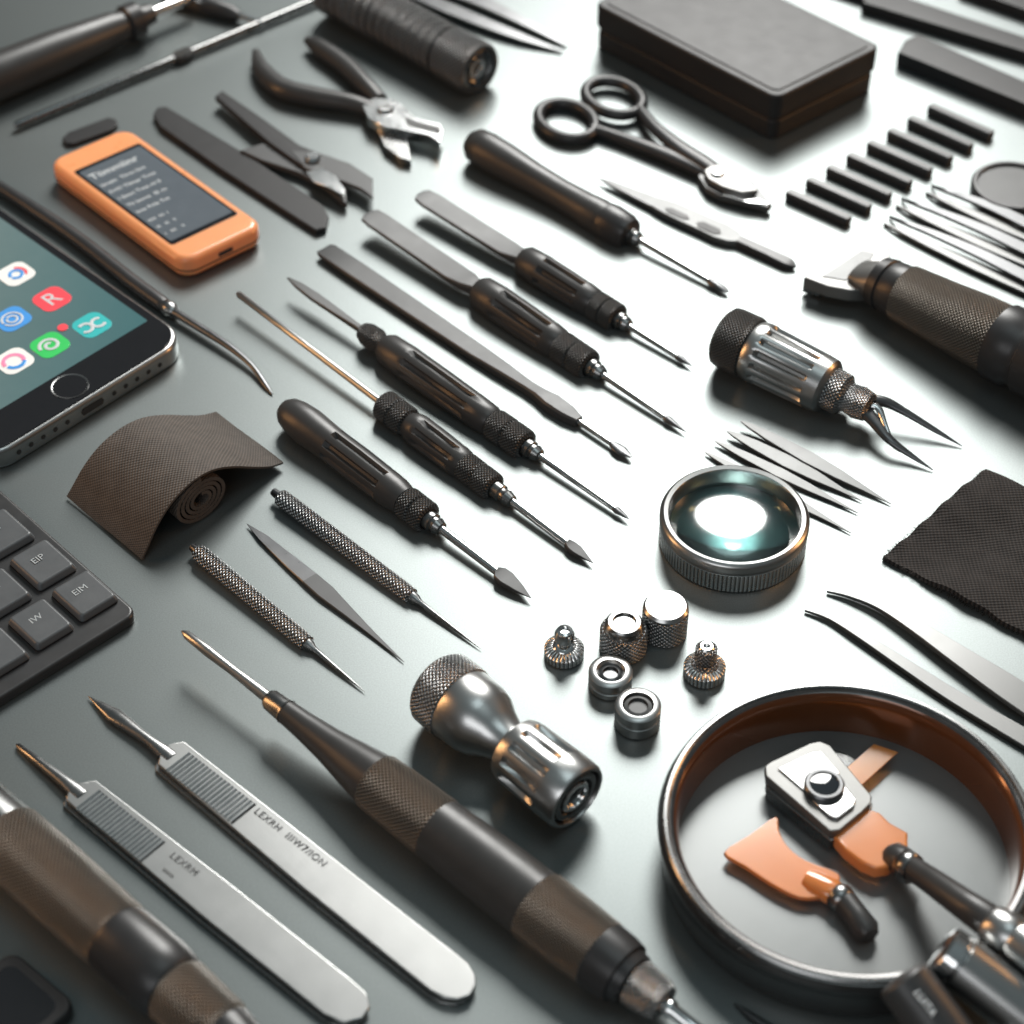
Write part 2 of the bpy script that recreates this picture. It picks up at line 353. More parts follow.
tool("blade_tool","flat dark leaf shaped precision blade","blade",(247,524),(404,662),3,2,[
 ("tang",'dark',[(0,.3,.3),(.1,5,1.5),(.3,8,2),(.42,9,3)],dict(shape='box')),("blade",'mgrey',[(.4,9,3),(.5,9.5,3),(.65,6,2.5),(.8,3,1.6),(1,.3,.3)],dict(shape='box'))])
# ------------------------------------------------------------ large pen shaped tool
tool("precision_driver","large dark pen shaped driver with knurled bands","hand tool",(182,631),(692,1026),38,30,[
 ("rod",'satin',[(0,1),(.01,4.5),(.05,5.5),(.1,4.8),(.19,6.5)]),("ferrule",'gun',[(.17,9),(.175,11),(.2,12),(.205,13)]),
 ("neck",'rubber',[(.2,12),(.24,14),(.29,18),(.34,24),(.375,28),(.38,28.5)],dict(n=48)),
 ("knurled_band",'kfine',[(.378,27.5),(.382,30),(.43,31.5),(.5,33),(.505,32)],dict(n=48)),
 ("barrel",'rubber',[(.503,32.5),(.55,34),(.62,35.5),(.695,36)],dict(n=48)),
 ("knurled_band",'kfine',[(.693,35.5),(.698,37.5),(.76,37.5),(.818,36.5),(.822,35)],dict(n=48)),
 ("taper",'black',[(.82,35.8),(.85,35),(.868,33),(.87,29.5),(.875,28.5),(.885,27)],dict(n=48)),
 ("knurled_collar",'ksteel',[(.884,22),(.89,25),(.93,23),(.945,19),(.948,12)],dict(n=48)),
 ("shaft",'steel',[(.94,8),(.955,10),(.96,10),(.965,7.5),(1.04,7)])])
# ------------------------------------------------------------ steel tweezers, ridged
def ridged(label,tip,sh,bodypx,rid0,rid1,wv,txt,tu,tv,du,dv,sz):
    r=thing("tweezers",label,"tweezers",(tip[0]+bodypx[2][0])/2,(tip[1]+bodypx[2][1])/2,"ridged steel tweezers")
    prism("arm",bodypx,5,11,'satin',r,bev=1.4,seg=3)
    prism("lower_arm",[(x-3,y+6) for x,y in bodypx],0,4,'gun',r,bev=1)
    A,B=tip,sh
    sweep("point",prof(A,B,3,8,[(0,.3,.3),(.15,4,2),(.35,9,4),(.5,8,5),(.7,6,5),(.85,6,5),(1,8,4),(1.12,8,3)]) if wv else prof(A,B,3,8,[(0,.5,.5),(.05,3,3),(.4,5,4),(.8,6.5,5),(1,8,4),(1.15,8,3)]),'gun',r)
    vs=[];fs=[];s=S(*rid0); z0=10.6*s; z1=12.4*s
    n=19
    a=P(*rid0,z1); b_=P(*rid1,z1); ax=(b_-a); L=ax.length; ax.normalize(); sd=ax.cross(Z); hw=15.5*s
    for i in range(n):
        c=a+ax*(L*i/(n-1)); w=L/(n-1)*.3; k=len(vs)
        for q in((-w*1.2,-1,z0),(w*1.2,-1,z0),(w*1.2,1,z0),(-w*1.2,1,z0),(-w*.5,-1,z1),(w*.5,-1,z1),(w*.5,1,z1),(-w*.5,1,z1)):
            p=c+ax*q[0]+sd*(q[1]*hw*(1 if q[2]==z0 else .97)); p.z=q[2]; vs.append(p)
        fs+=[tuple(k+j for j in f) for f in((4,5,6,7),(0,1,5,4),(1,2,6,5),(2,3,7,6),(3,0,4,7),(3,2,1,0))]
    mk("grip_ridges",vs,fs,'steel',r,None,False)
    text("engraved_lettering",txt[0],tu,tv,du,dv,sz,11,'etch',r,1.15)
    if len(txt)>1: text("engraved_lettering",txt[1],tu-16,tv+9,du,dv,sz*.5,11,'etch',r,1.2)
    return r
ridged("silver tweezers with ridged grip and dark pointed tip",(88,696),(163,751),
 [(158,764),(160,752),(168,744),(184,741),(320,847),(456,953),(468,963),(475,974),(476,985),(470,995),(458,999),(444,997),(430,990),(300,885)],
 (178,761),(243,812),True,["LEXRH  IIIW7/ION"],290,837,100,79,11)
ridged("silver tweezers with ridged grip and slim round tip",(16,744),(74,789),
 [(66,800),(68,790),(76,783),(96,780),(230,883),(350,978),(366,992),(370,1006),(362,1018),(344,1022),(324,1014),(200,914)],
 (88,799),(152,850),False,["LEXRM","IIIIIIII"],184,864,100,78,11)
# ------------------------------------------------------------ corner bottom left
tool("knurled_handle_tool","thick knurled dark metal handle with smooth collar","hand tool",(-60,778),(270,1075),40,40,[
 ("end_ring",'gun',[(0,30),(.02,34),(.2,36),(.21,36)],dict(n=48)),("knurled_grip",'kfine',[(.2,35),(.21,37.5),(.35,39),(.53,38),(.54,36)],dict(n=48)),
 ("smooth_collar",'black',[(.535,36),(.55,38),(.66,39),(.7,37),(.71,34)],dict(n=48)),("knurled_grip",'kfine',[(.71,33),(.72,36),(.85,34),(.86,31)],dict(n=48)),
 ("nose",'black',[(.86,31),(.87,32),(.95,26),(1,18)],dict(n=48))])
r=thing("dark_device","rounded corner of a black handheld device","device",10,1000)
o,ex,ey,W,H=frame((12,948),(78,1004),(-60,1010),.0045)
prismW("casing",rr(o,ex,ey,0,0,W,H*1.2,.004),0,.0045,'case',r,.0012,3)
prismW("screen",rr(o,ex,ey,.003,.003,W-.006,H*1.2-.006,.003),.0045,.0047,'bglass',r,.00005,1)
# ------------------------------------------------------------ loupe
tool("loupe","silver double drum eye loupe with knurled rim","loupe",(438,686),(576,797),38,40,[
 ("knurled_rim",'ksteel',[(-.03,20),(-.02,33),(0,37),(.02,39.5),(.12,40.5),(.16,40),(.165,38)],dict(n=64)),
 ("barrel",'satin',[(.16,38),(.17,39),(.3,38),(.36,35),(.42,28),(.5,22),(.56,21)],dict(n=64)),
 ("fluted_drum",'satin',[(.53,20),(.54,28),(.56,33),(.6,35),(.62,35.5),(.64,36,None,.13),(.8,37,None,.13),(.86,37.5,None,.13),(.88,37.5),(.99,37),(1.01,35),(1.012,32),(.99,31),(.95,30)],dict(n=96,count=12)),
 ("lens_ring",'gun',[(.94,29),(.985,29.5),(1.0,28),(1.005,25),(1.0,22),(.975,21)],dict(n=48)),("lens_ring",'steel',[(.965,18),(1.0,18),(1.008,16),(1.005,13),(.985,12)],dict(n=48)),
 ("lens",'lens',[(.96,20),(.98,20),(.985,11),(.996,8),(1.002,.1)],dict(n=48))])
# ------------------------------------------------------------ little threaded parts
GN="small turned metal fittings"
def fit(u,v,label,parts):
    r=thing("metal_fitting",label,"fitting",u,v,GN)
    for nm,mt,pr in parts: vlathe(nm,u,v,pr,mt,r)
fit(564,655,"small steel fitting with round knob on flanged base",[("base",'rib',[(17,0),(20,2),(20,10),(17,13),(12,14),(9,14)]),("stem",'steel',[(12,13.5),(10,16),(7,17),(7,22),(10,24),(10,32),(8,36),(5,37),(4.5,34),(0,34)])])
fit(623,648,"dark knurled steel fitting with stepped cap",[("base",'ksteel',[(22,0),(24,2),(24,26),(22,29),(18,30)]),("cap",'gun',[(20,29),(19,36),(16,39),(12,39),(11,36),(0,36)])])
fit(664,632,"knurled steel cap with flat bright top",[("base",'ksteel',[(21,0),(23,2),(23,32),(21,34)]),("cap",'satin',[(22,33.5),(22.5,36),(20,39),(10,39.6),(0,39.8)])])
fit(610,685,"short steel ring fitting with dark recess",[("base",'satin',[(19,0),(22,2),(22,8),(20,9),(20,11),(22,12),(22,20),(19,22),(15,22),(14,19),(13,18),(12,14)]),("insert",'dark',[(14,16),(12,18),(8,19),(7,16),(0,16)])])
fit(637,723,"steel ring fitting with grey round insert",[("base",'satin',[(20,0),(23,2),(23,14),(21,15),(21,17),(23,18),(23,27),(20,29),(16,29),(15,26),(14,20)]),("insert",'mgrey',[(15,22),(14,26),(10,27),(9,24),(0,24)])])
fit(704,674,"steel fitting with tall ribbed stem on flanged base",[("base",'rib',[(18,0),(21,2),(21,12),(18,15),(10,16)]),("stem",'ksteel',[(14,15.5),(12,19),(10,20),(11,23),(11,38),(9,40),(5,41)]),("cap",'steel',[(9,39),(6,42),(4,42),(3,38),(0,38)])])
# ------------------------------------------------------------ magnifier
r=thing("magnifier","round steel magnifying lens with ribbed rim and teal glass","magnifier",732,541)
vlathe("rim",732,541,[(68,0),(72,1),(73.5,4),(73.5,24)],'rib',r,n=128)
vlathe("rim_band",732,541,[(73.5,24),(71.5,25),(71.5,27),(74,28),(74,34),(72.5,36.5),(70,38),(66,37),(65,34),(64.5,8),(64,5)],'satin',r,n=128)
vlathe("lens",732,541,[(.1,29),(14,28.8),(28,27.7),(42,25.6),(54,23),(60,21.2),(64,19.5),(64,17),(50,12.5),(30,9),(15,7.6),(.1,7)],'glass',r,n=96)
# ------------------------------------------------------------ forked tool
r=tool("forked_pick","steel barrelled pick with two curved black prongs","pick tool",(726,336),(866,406),31,24,[
 ("knurled_end",'kblack',[(-.03,18),(-.02,26),(0,30),(.03,31),(.16,32),(.18,31),(.19,28)],dict(n=64)),
 ("barrel",'satin',[(.18,28),(.2,30),(.24,31),(.27,31),(.29,30,None,.14),(.5,29.5,None,.14),(.62,29,None,.14),(.64,29),(.72,28),(.74,25),(.75,22)],dict(n=112,count=14)),
 ("knurled_collar",'ksteel',[(.74,21),(.76,22),(.84,21),(.86,17),(.87,15),(.92,16),(.95,17),(1.02,15),(1.04,9)],dict(n=48))])
for pth in([(866,400,24,6,6),(885,402,23,6,5),(905,412,18,4.5,3.5),(935,430,9,3,2.5),(962,446,2,.5,.5)],[(862,408,22,8,6),(875,422,19,7,5),(890,440,14,5,4),(912,456,7,3,2.5),(933,470,2,.5,.5)]):
    sweep("prong",catmull(pth,6),'dark',r)
sweep("centre_pin",catmull([(866,405,26,4,4),(878,408,26,4,3),(885,425,20,3,3),(893,445,12,2,2),(900,452,8,.5,.5)],5),'steel',r)
# ------------------------------------------------------------ fanned steel blades
for A,B,w,zz in(((741,421),(891,504),9,8),((727,431),(862,501),9,6),((715,441),(858,513),7,4),((705,452),(851,533),7,3)):
    tool("tweezers","slim pointed steel tweezers fanned beside a magnifier","tweezers",A,B,zz,2,[
      ("upper_arm",'tgrey',[(0,1,.5),(.06,w*.4,1.3),(.2,w*.75,1.6),(.45,w,1.8),(.65,w*.8,1.8),(.82,w*.4,1.4),(1,.4,.4)],dict(shape='box'))],"fanned steel tweezers")
# ------------------------------------------------------------ tweezers right
r=thing("tweezers","long curved steel tweezers lying open","tweezers",930,660)
sweep("arm",catmull([(827,591,3,1.5,1.5),(850,595,5,4,2),(880,606,7,6,2.5),(915,627,8,9,3),(960,657,9,13,3),(1010,690,9,17,3),(1070,730,8,18,3)],6),'tweez',r,shape='box')
sweep("arm",catmull([(805,610,3,1.5,1.5),(830,618,4,3.5,2),(860,636,5,5,2.5),(900,662,5,7,2.5),(950,695,4,9,3),(1010,730,4,11,3),(1070,765,4,12,3)],6),'tweez',r,shape='box')
# ------------------------------------------------------------ cloths
def grid(name,fn,nu,nv,mat,thick,parent=None,size=(.1,.1)):
    vs=[];fs=[];uv=[]
    top=[[fn(i/nu,j/nv) for j in range(nv+1)] for i in range(nu+1)]
    for lay in(0,1):
        for i in range(nu+1):
            for j in range(nv+1):
                p=top[i][j]
                if lay:
                    a=top[min(nu,i+1)][j]-top[max(0,i-1)][j]; c=top[i][min(nv,j+1)]-top[i][max(0,j-1)]
                    n=a.cross(c); n.normalize(); p=p-n*thick
                vs.append(p)
    K=(nu+1)*(nv+1); id=lambda i,j:i*(nv+1)+j
    def q(a): fs.append(a); uv.append(tuple((((x%K)//(nv+1))/nu*size[0],((x%K)%(nv+1))/nv*size[1]) for x in a))
    for i in range(nu):
        for j in range(nv):
            a=(id(i,j),id(i+1,j),id(i+1,j+1),id(i,j+1)); q(a); q(tuple(K+x for x in a[::-1]))
    for i in range(nu): q((id(i,0),id(i+1,0),K+id(i+1,0),K+id(i,0))); q((id(i,nv),id(i+1,nv),K+id(i+1,nv),K+id(i,nv)))
    for j in range(nv): q((id(0,j),id(0,j+1),K+id(0,j+1),K+id(0,j))); q((id(nu,j),id(nu,j+1),K+id(nu,j+1),K+id(nu,j)))
    return mk(name,vs,fs,mat,parent,uv,angle=60)
s=S(180,500)
f0=P(142,562); f1=P(284,468); e0=P(67,499)
ax=(f1-f0); Lx=ax.length; ax.normalize(); dp=(e0-f0)
prf=catmull([(0,.2),(.05,12),(.13,30),(.24,46),(.38,55),(.52,54),(.66,42),(.8,24),(.91,11),(1,5)],8)
def sheet(a,b_):
    x=a*(len(prf)-1); i=min(int(x),len(prf)-2); t_=x-i
    px=prf[i][0]*(1-t_)+prf[i+1][0]*t_; pz=prf[i][1]*(1-t_)+prf[i+1][1]*t_
    dd=dp*(b_*(1-.12*a))
    return f0+ax*(px*Lx)+dd+Z*(pz*s*(1-.1*b_)+.0010+.00018*math.sin(b_*7+a*6))
r=thing("cloth","brown black woven cloth folded over its own roll","cloth",175,490)
grid("draped_layer",sheet,64,24,'cloth',.0007,r,(.075,.04))
def spiral(a,b_):
    th=a*math.pi*8; rad=(23-18*a)*s
    c=f0+ax*(.44*Lx)+dp*(b_*.7+.012)+Z*(.0009+24*s)
    return c+ax*(math.cos(th+1.5)*rad*1.3)+Z*(math.sin(th+1.5)*rad)
grid("rolled_core",spiral,150,6,'cloth',.0012,r,(.14,.04))
a0=P(985,474);a1=P(883,560);a2=P(1030,642)
e1=a1-a0; e2=(a2-a1)*1.6
def cl2(a,b_):
    return a0+e1*a+e2*b_+Z*(.0022+.0009*math.sin(a*6+b_*4)+.0006*math.sin(b_*15+a*3)+.0005*math.sin(a*31)*(1 if b_<.02 else .2))+e1*(.006*math.sin(b_*40)*(a>.99))
cl=grid("cloth",cl2,70,70,'cloth2',.0015,None,(.06,.1)); props(cl,"dark woven cleaning cloth lying flat with frayed edge","cloth")
vs=[];fs=[]
for i in range(420):
    b_=random.random(); k=len(vs)
    if i%3: p=a0+e1*1.0+e2*b_; d=e1.normalized()+e2.normalized()*random.uniform(-.6,.6)
    else: p=a0+e1*b_; d=-e2.normalized()+e1.normalized()*random.uniform(-.6,.6)
    p=p+Z*random.uniform(.0006,.002)
    d=d*random.uniform(.0006,.0016); w=d.cross(Z).normalized()*.00012
    vs+=[p-w,p+w,p+d+Z*random.uniform(-.0005,.0006)]; fs.append((k,k+1,k+2))
fo=mk("frayed_fringe",[Vector(v) for v in vs],fs,'cloth2',None,None,False)
fo.parent=cl; fo.location=fo.location-cl.location; fo["kind"]="stuff"
# ------------------------------------------------------------ phone
zt=.0078
o,ex,ey,W,H=frame((189,337),(-14,462),(0,206),zt,1)
Hh=W*2.05; r=thing("smartphone","dark smartphone with lit home screen and round button","smartphone",60,350)
prismW("body",rr(o,ex,ey,0,0,W,Hh,.0105,10),0,zt,'satin',r,.0016,5)
prismW("glass_front",rr(o,ex,ey,.0013,.0013,W-.0026,Hh-.0026,.0095,10),zt-.0001,zt+.0004,'bglass',r,.0003,2)
prismW("screen",rr(o,ex,ey,.0045,.0165,W-.009,Hh-.033,.0006,2),zt+.0004,zt+.00046,'wall',r,0)
hb=o+ex*(W*.52)+ey*.0090
vlathe("home_button",0,0,[(.0062,zt+.0004),(.0062,zt+.0006),(.0058,zt+.0006),(.0056,zt+.0005)],'gun',r,base=hb,s=1.0)
vlathe("home_button_face",0,0,[(.0056,zt+.0004),(.0056,zt+.00055),(.0001,zt+.0006)],'bglass',r,base=hb,s=1.0)
icons=[(92,325,'teal'),(52,299,'red'),(16,274,'icwhite'),(50,345,'green'),(12,319,'blue'),(14,361,'icwhite'),(-30,250,'pink')]
for u,v,mt in icons:
    c=P(u,v,zt+.0005); w=.0116
    prismW("app_icon",rr(c,ex,ey,-w/2,-w/2,w,w,.0034),zt+.00048,zt+.00062,mt,r,.00006,1)
def on_phone(txt,u,v,sz,mat):
    text_mesh("icon_glyph",txt,P(u,v,zt+.0007),-ex,Z.cross(-ex),sz*S(u,v),mat,r)
on_phone("R",52,299,27,'white')
def swirl(u,v,mat,rad,turns,wd,ph=0,k_=.75,flip=1):
    pts=[]
    c=P(u,v,zt+.0008)
    for i in range(26):
        t_=i/25; a=ph+t_*turns*2*math.pi*flip; q=rad*(1-k_*t_)
        pts.append((c+ex*(q*math.cos(a))+ey*(q*math.sin(a)),wd,.00008,0))
    sweepW("icon_glyph",pts,mat,r,n=8)
swirl(50,345,'white',.0038,1.4,.0006); swirl(14,361,'pink',.0036,.6,.0007,0,.1); swirl(14,361,'blue',.0036,.35,.0007,3.8,.1)
swirl(12,319,'white',.0035,.97,.0004,0,.0); swirl(12,319,'white',.0018,.95,.0004,1,.0)
swirl(86,328,'white',.0024,.75,.0006,1,.1); swirl(98,322,'white',.0024,.75,.0006,4,.1)
swirl(16,274,'blue',.0022,.95,.0006,0,0); swirl(16,274,'red',.0036,.3,.0005,2,0)
vlathe("notification_badge",0,0,[(.0018,zt+.0006),(.0018,zt+.0008),(.0001,zt+.0009)],'red',r,base=P(63,329,zt),s=1.0)
eo=Vector((ey.x,ey.y,0))-ex*ey.dot(ex); eo.normalize()
for k in range(13):
    xx=W*(.16+.058*k)
    if 5<=k<=7: continue
    c=o+ex*xx; n=14
    vs=[Vector((c.x,c.y,0))+ex*(.0009*math.cos(2*math.pi*i/n))+Z*(zt*.5+.0009*math.sin(2*math.pi*i/n))-eo*.00015 for i in range(n)]
    mk("speaker_hole",vs,[tuple(range(n))],'ink',r,None,False)
c=o+ex*(W*.5); vs=[Vector((c.x,c.y,0))+ex*x-eo*.00015+Z*(zt*.5+z) for x,z in((-.004,-.0014),(.004,-.0014),(.0047,0),(.004,.0014),(-.004,.0014),(-.0047,0))]
mk("charging_port",vs,[tuple(range(6))],'ink',r,None,False)
# ------------------------------------------------------------ orange device
zt=.0092
o,ex,ey,W,H=frame((183,263),(265,224),(45,161),zt,.85)
r=thing("handheld_meter","orange handheld meter with dark text display","meter",155,215)
prismW("casing",rr(o,ex,ey,0,0,W,H,.0062,10),.0006,zt,'orange',r,.0024,5)
prismW("screen_bezel",rr(o,ex,ey,W*.09,H*.13,W*.82,H*.72,.0012,4),zt-.0001,zt+.0002,'bglass',r,.0001,1)
prismW("display",rr(o,ex,ey,W*.12,H*.155,W*.76,H*.67,.0008,4),zt+.0002,zt+.0003,'screen',r,0)
prismW("lower_seam",rr(o,ex,ey,-.0002,-.0002,W+.0004,H+.0004,.0064,10),.0034,.0039,'case',r,.0001,1)
s1=S(155,200)
for tx,sz,fy,bo in (("Tiimmiinr",14,.755,.00005),("Iimein  Tlrnc Iiim",7.5,.675,.00002),("FriYl Tiimar Trnn",7.5,.61,.00002),("I Ilmrt Tme rii Il",7.5,.545,.00002),("Tii Imrnt  III rn",7.5,.48,.00002),("Imn Frilt Tm",7.5,.415,.00002),("IIIIII  IIII  I",6,.33,0),("III   III   II",6,.27,0),("I   IIII    II",6,.21,0)):
    base=o+ex*(W*.15)+ey*(H*fy); base.z=zt+.00036
    text_mesh("display_lettering",tx,base,ex,ey,sz*s1,'white',r,'LEFT',1.0,bo)
eo=Vector((ey.x,ey.y,0))-ex*ey.dot(ex); eo.normalize()
q=o+ex*(W*.5)-eo*.0001
mk("port",[q+ex*x-eo*.00005+Z*(-zt+z) for x,z in((-.003,.0046),(.003,.0046),(.003,.0064),(-.003,.0064))],[(0,1,2,3)],'ink',r,None,False)
# ------------------------------------------------------------ keyboard
r=thing("keyboard","dark compact keyboard with worn printed keys","keyboard",40,620)
s=S(60,600)
o,ex,ey,W,H=frame((139,612),(15,502),(-80,742),13*s)
prismW("tray",rr(o,ex,ey,0,0,W*1.6,H,.004,6),.0,13*s,'black',r,.0012,3)
ka=(-42,-31); kb=(-44,28.5); tx=["EIM","IW","EM","EIP","/M","EI","IM","EP"]
n=0
for i in range(-0,5):
    for j in range(0,4):
        u=84+ka[0]*i+kb[0]*j; v=592+ka[1]*i+kb[1]*j
        if u<-45: continue
        q=P(u,v,13*s); kw=(P(u+ka[0]*.44,v+ka[1]*.44,13*s)-q).dot(ex); kh=(P(u+kb[0]*.44,v+kb[1]*.44,13*s)-q).dot(ey); kw=abs(kw);kh=abs(kh)
        q=P(u,v,22*s)
        prismW("key",rr(q,ex,ey,-kw*.86,-kh*.86,kw*1.72,kh*1.72,.0012,4),13*s+.0002,22*s,'key',r,.0007,3,taper=.14)
        text("key_lettering",tx[n%len(tx)],u-4,v-2,30,-19,11,22,'faint',r); n+=1
# ------------------------------------------------------------ long black hooked spudger
r=thing("hooked_pick","long black pick with thin curved metal end","pick tool",120,275)
sweep("handle",catmull([(-30,168,8,5,5),(30,206,8,7,6),(80,240,8,7.5,6),(130,280,8,8,7),(160,302,8,8,7),(166,306,8,6,5)],6),'black',r)
sweep("ferrule",[(164,304.5,8,6,6),(168,308,8,8,8),(172,311,8,8,8),(175,313,8,5,5)],'gun',r)
sweep("curved_end",catmull([(172,311,8,4.5,4.5),(200,328,8,4.5,4),(230,347,8,4,3),(252,366,6,3,2.5),(265,384,3,3,2),(272,394,1.5,1,1)],6),'dark',r)
# ------------------------------------------------------------ pliers
r=thing("diagonal_cutters","black handled cutting pliers with polished steel jaws","pliers",350,100)
sweep("handle",catmull([(256,52,10,4,4),(262,70,10,9,9),(282,88,11,11,10),(315,97,11,11,10),(350,103,11,10,9),(374,110,10,9,7)],6),'rubber',r)
sweep("handle",catmull([(307,40,10,4,4),(320,48,10,9,9),(345,65,11,10,9),(365,85,11,9,9),(380,100,10,8,7)],6),'rubber',r)
prism("jaw",[(362,106),(372,98),(392,98),(402,104),(414,116),(424,120),(440,123),(443,130),(440,142),(428,135),(408,131),(385,127),(368,118)],6,17,'steel',r,1)
prism("jaw",[(372,112),(385,112),(398,124),(406,134),(408,142),(411,160),(400,158),(384,146),(376,128)],0,9,'gun',r,1)
prism("cutting_edge",[(404,116),(414,120),(440,127),(441,133),(424,129),(408,124)],17,18,'ink',r,.3)
vlathe("pivot",386,124,[(9,6),(9,18),(7,20),(4,20),(3,19),(0,19)],'gun',r,n=24)
r=thing("flat_pliers","slim black pliers with long flat handle","pliers",260,160)
prism("handle",[(153,114),(157,107),(166,106),(240,150),(322,204),(329,216),(326,227),(316,230),(300,220),(220,168),(160,126)],0,7,'case',r,1.2)
prism("handle",[(215,96),(222,90),(260,116),(300,145),(318,152),(316,166),(300,164),(270,143)],7,14,'case',r,1.2)
prism("jaw",[(240,150),(262,143),(300,152),(330,165),(345,178),(347,203),(338,198),(325,186),(298,172),(262,160)],3,10,'mgrey',r,1.2)
prism("jaw",[(290,150),(318,152),(350,163),(373,178),(373,197),(360,188),(335,178),(305,168)],10.5,15,'mgrey',r,1.2)
prism("polished_face",[(306,172),(322,168),(336,176),(344,188),(345,196),(330,188),(314,182)],15,16,'steel',r,.3)
vlathe("pivot",314,172,[(8,10),(8,18),(6,20),(0,20)],'steel',r,n=24)
# ------------------------------------------------------------ scissors
r=thing("scissors","black handled scissors with short polished tips","scissors",650,140)
def loop(cu,cv,rx,ry,ang,zz):
    pts=[]
    for k in range(32):
        a=2*math.pi*k/32; x=rx*math.cos(a); y=ry*math.sin(a); ca,sa=math.cos(ang),math.sin(ang)
        pts.append((cu+x*ca-y*sa,cv+x*sa+y*ca,zz,6,6))
    return pts
sweep("finger_loop",loop(567,121,29,17,.25,7),'black',r,closed=True,n=16)
sweep("finger_loop",loop(614,98,29,16,.25,9),'black',r,closed=True,n=16)
sweep("arm",catmull([(592,129,7,6,6),(620,138,7,7,6),(660,152,8,9,6),(690,165,8,9,6),(712,176,8,7,5)],5),'black',r)
sweep("arm",catmull([(640,110,10,6,6),(655,128,12,7,6),(680,148,13,9,6),(705,163,13,9,5),(722,175,12,7,4)],5),'black',r)
prism("blade",[(698,176),(704,166),(716,162),(734,168),(754,182),(772,204),(768,207),(748,202),(722,196),(706,188)],3,10,'tgrey',r,1)
prism("blade",[(704,170),(714,163),(730,168),(744,176),(758,190),(742,192),(722,186),(708,178)],10.5,17,'head',r,1.2)
prism("bright_bevel",[(722,188),(744,193),(770,204),(748,202),(724,195)],10,11.2,'steel',r,.3)
vlathe("pivot",716,188,[(7,8),(7,18),(5,20),(0,20)],'steel',r,n=24)
# ------------------------------------------------------------ case
zt=.020
r=thing("storage_case","flat black rounded hard case","case",740,60)
o,ex,ey,W,H=frame((777,98),(882,46),(590,4),zt,.8)
prismW("base",rr(o,ex,ey,.0006,.0006,W-.0012,H-.0012,.004,8),0,.0085,'case',r,.0012,3)
prismW("seam_strip",rr(o,ex,ey,.0015,.0015,W-.003,H-.003,.0035,8),.0083,.0099,'ink',r,0)
prismW("lid",rr(o,ex,ey,0,0,W,H,.0042,8),.0097,zt,'case',r,.0010,4)
prismW("lid_panel",rr(o,ex,ey,.003,.003,W-.006,H-.006,.003,8),zt-.0001,zt+.0005,'case',r,.0003,3)
# ------------------------------------------------------------ small bars
for i in range(8):
    u=788+20.3*i; v=194-12.2*i; L=(60,27)
    b_=sweep("small_bar",[(u,v,5,4.5,5),(u+1,v+.5,5,5.5,5),(u+L[0],v+L[1],5,5.5,5),(u+L[0]+1,v+L[1]+.5,5,4.5,5)],'black',None,shape='box')
    props(b_,"small matte black rectangular bar in a neat row","bar","row of small black bars")
# ------------------------------------------------------------ long boxes top right
for pts,zz,lb in(([(905,40),(918,34),(1060,96),(1060,116),(1046,112),(898,52)],16,"long thick black bar on the table"),([(868,-6),(880,-12),(1060,48),(1060,62),(862,2)],12,"long slim black bar"),([(960,-14),(975,-20),(1060,8),(1060,22)],12,"slim black bar near the case"),([(795,-25),(815,-30),(960,20),(950,28)],8,"flat black strip beside the case")):
    bb=prism("long_bar",pts,0,zz,'case',None,1.5); props(bb,lb,"bar","long black bars")
# ------------------------------------------------------------ round container
r=thing("round_container","shallow round dark container with grey top","container",1012,194)
vlathe("rim",1012,194,[(40,0),(42,2),(42,10),(40,12),(37,12),(36,10),(36,4)],'black',r,n=64)
vlathe("top_disc",1012,194,[(36.5,5),(36.5,9),(0,9)],'mgrey',r,n=64)
# ------------------------------------------------------------ tweezers group right
for A,B in(((884,224),(1060,304)),((896,206),(1060,276)),((926,193),(1060,250))):
    r=thing("tweezers","fine pointed steel tweezers beside others","tweezers",(A[0]+B[0])/2,(A[1]+B[1])/2,"grouped steel tweezers")
    for off,zz in((0,4),(7,9)):
        st=[]
        for t_,w_,bow in((0,.6,0),(.1,2.5,1),(.25,4.5,3),(.5,7,4),(.75,8,2),(1,8.5,0)):
            st.append((A[0]+(B[0]-A[0])*t_+off*.8,A[1]+(B[1]-A[1])*t_-off+(-bow if off else bow*.3),zz if t_ else 2,w_,1.8))
        sweep("arm",catmull(st,5),'dark' if off else 'tweez',r,shape='box')
# ------------------------------------------------------------ scraper tool right
r=tool("scraper_tool","black knurled handle tool with wide silver scraper head","scraper",(878,280),(1070,376),28,40,[
 ("socket",'head',[(-.10,18,8),(-.06,20,12),(-.02,22,17),(.01,22,19)],dict(n=48)),
 ("neck",'black',[(.0,22,20),(.005,25,24),(.05,27,26),(.055,25,24),(.07,26),(.13,27),(.14,27)],dict(n=48)),
 ("knurled_grip",'kfine',[(.135,27),(.14,29),(.35,32),(.5,35),(.63,36),(.64,35)],dict(n=64)),
 ("collar",'black',[(.635,35),(.64,38.5),(.74,39),(.76,36),(.79,36),(.8,39),(1.1,39)],dict(n=64))])
prism("scraper_head",[(804,277),(836,256),(866,239),(890,247),(890,258),(884,266),(880,280),(868,290),(850,290),(828,286)],10,24,'head',r,1.4,seg=3)
prism("scraper_edge",[(803,285),(862,246),(872,249),(820,290)],2,11,'gun',r,1)
prism("scraper_inset",[(822,276),(862,250),(874,253),(868,264),(846,280)],24,24.8,'tgrey',r,.3)
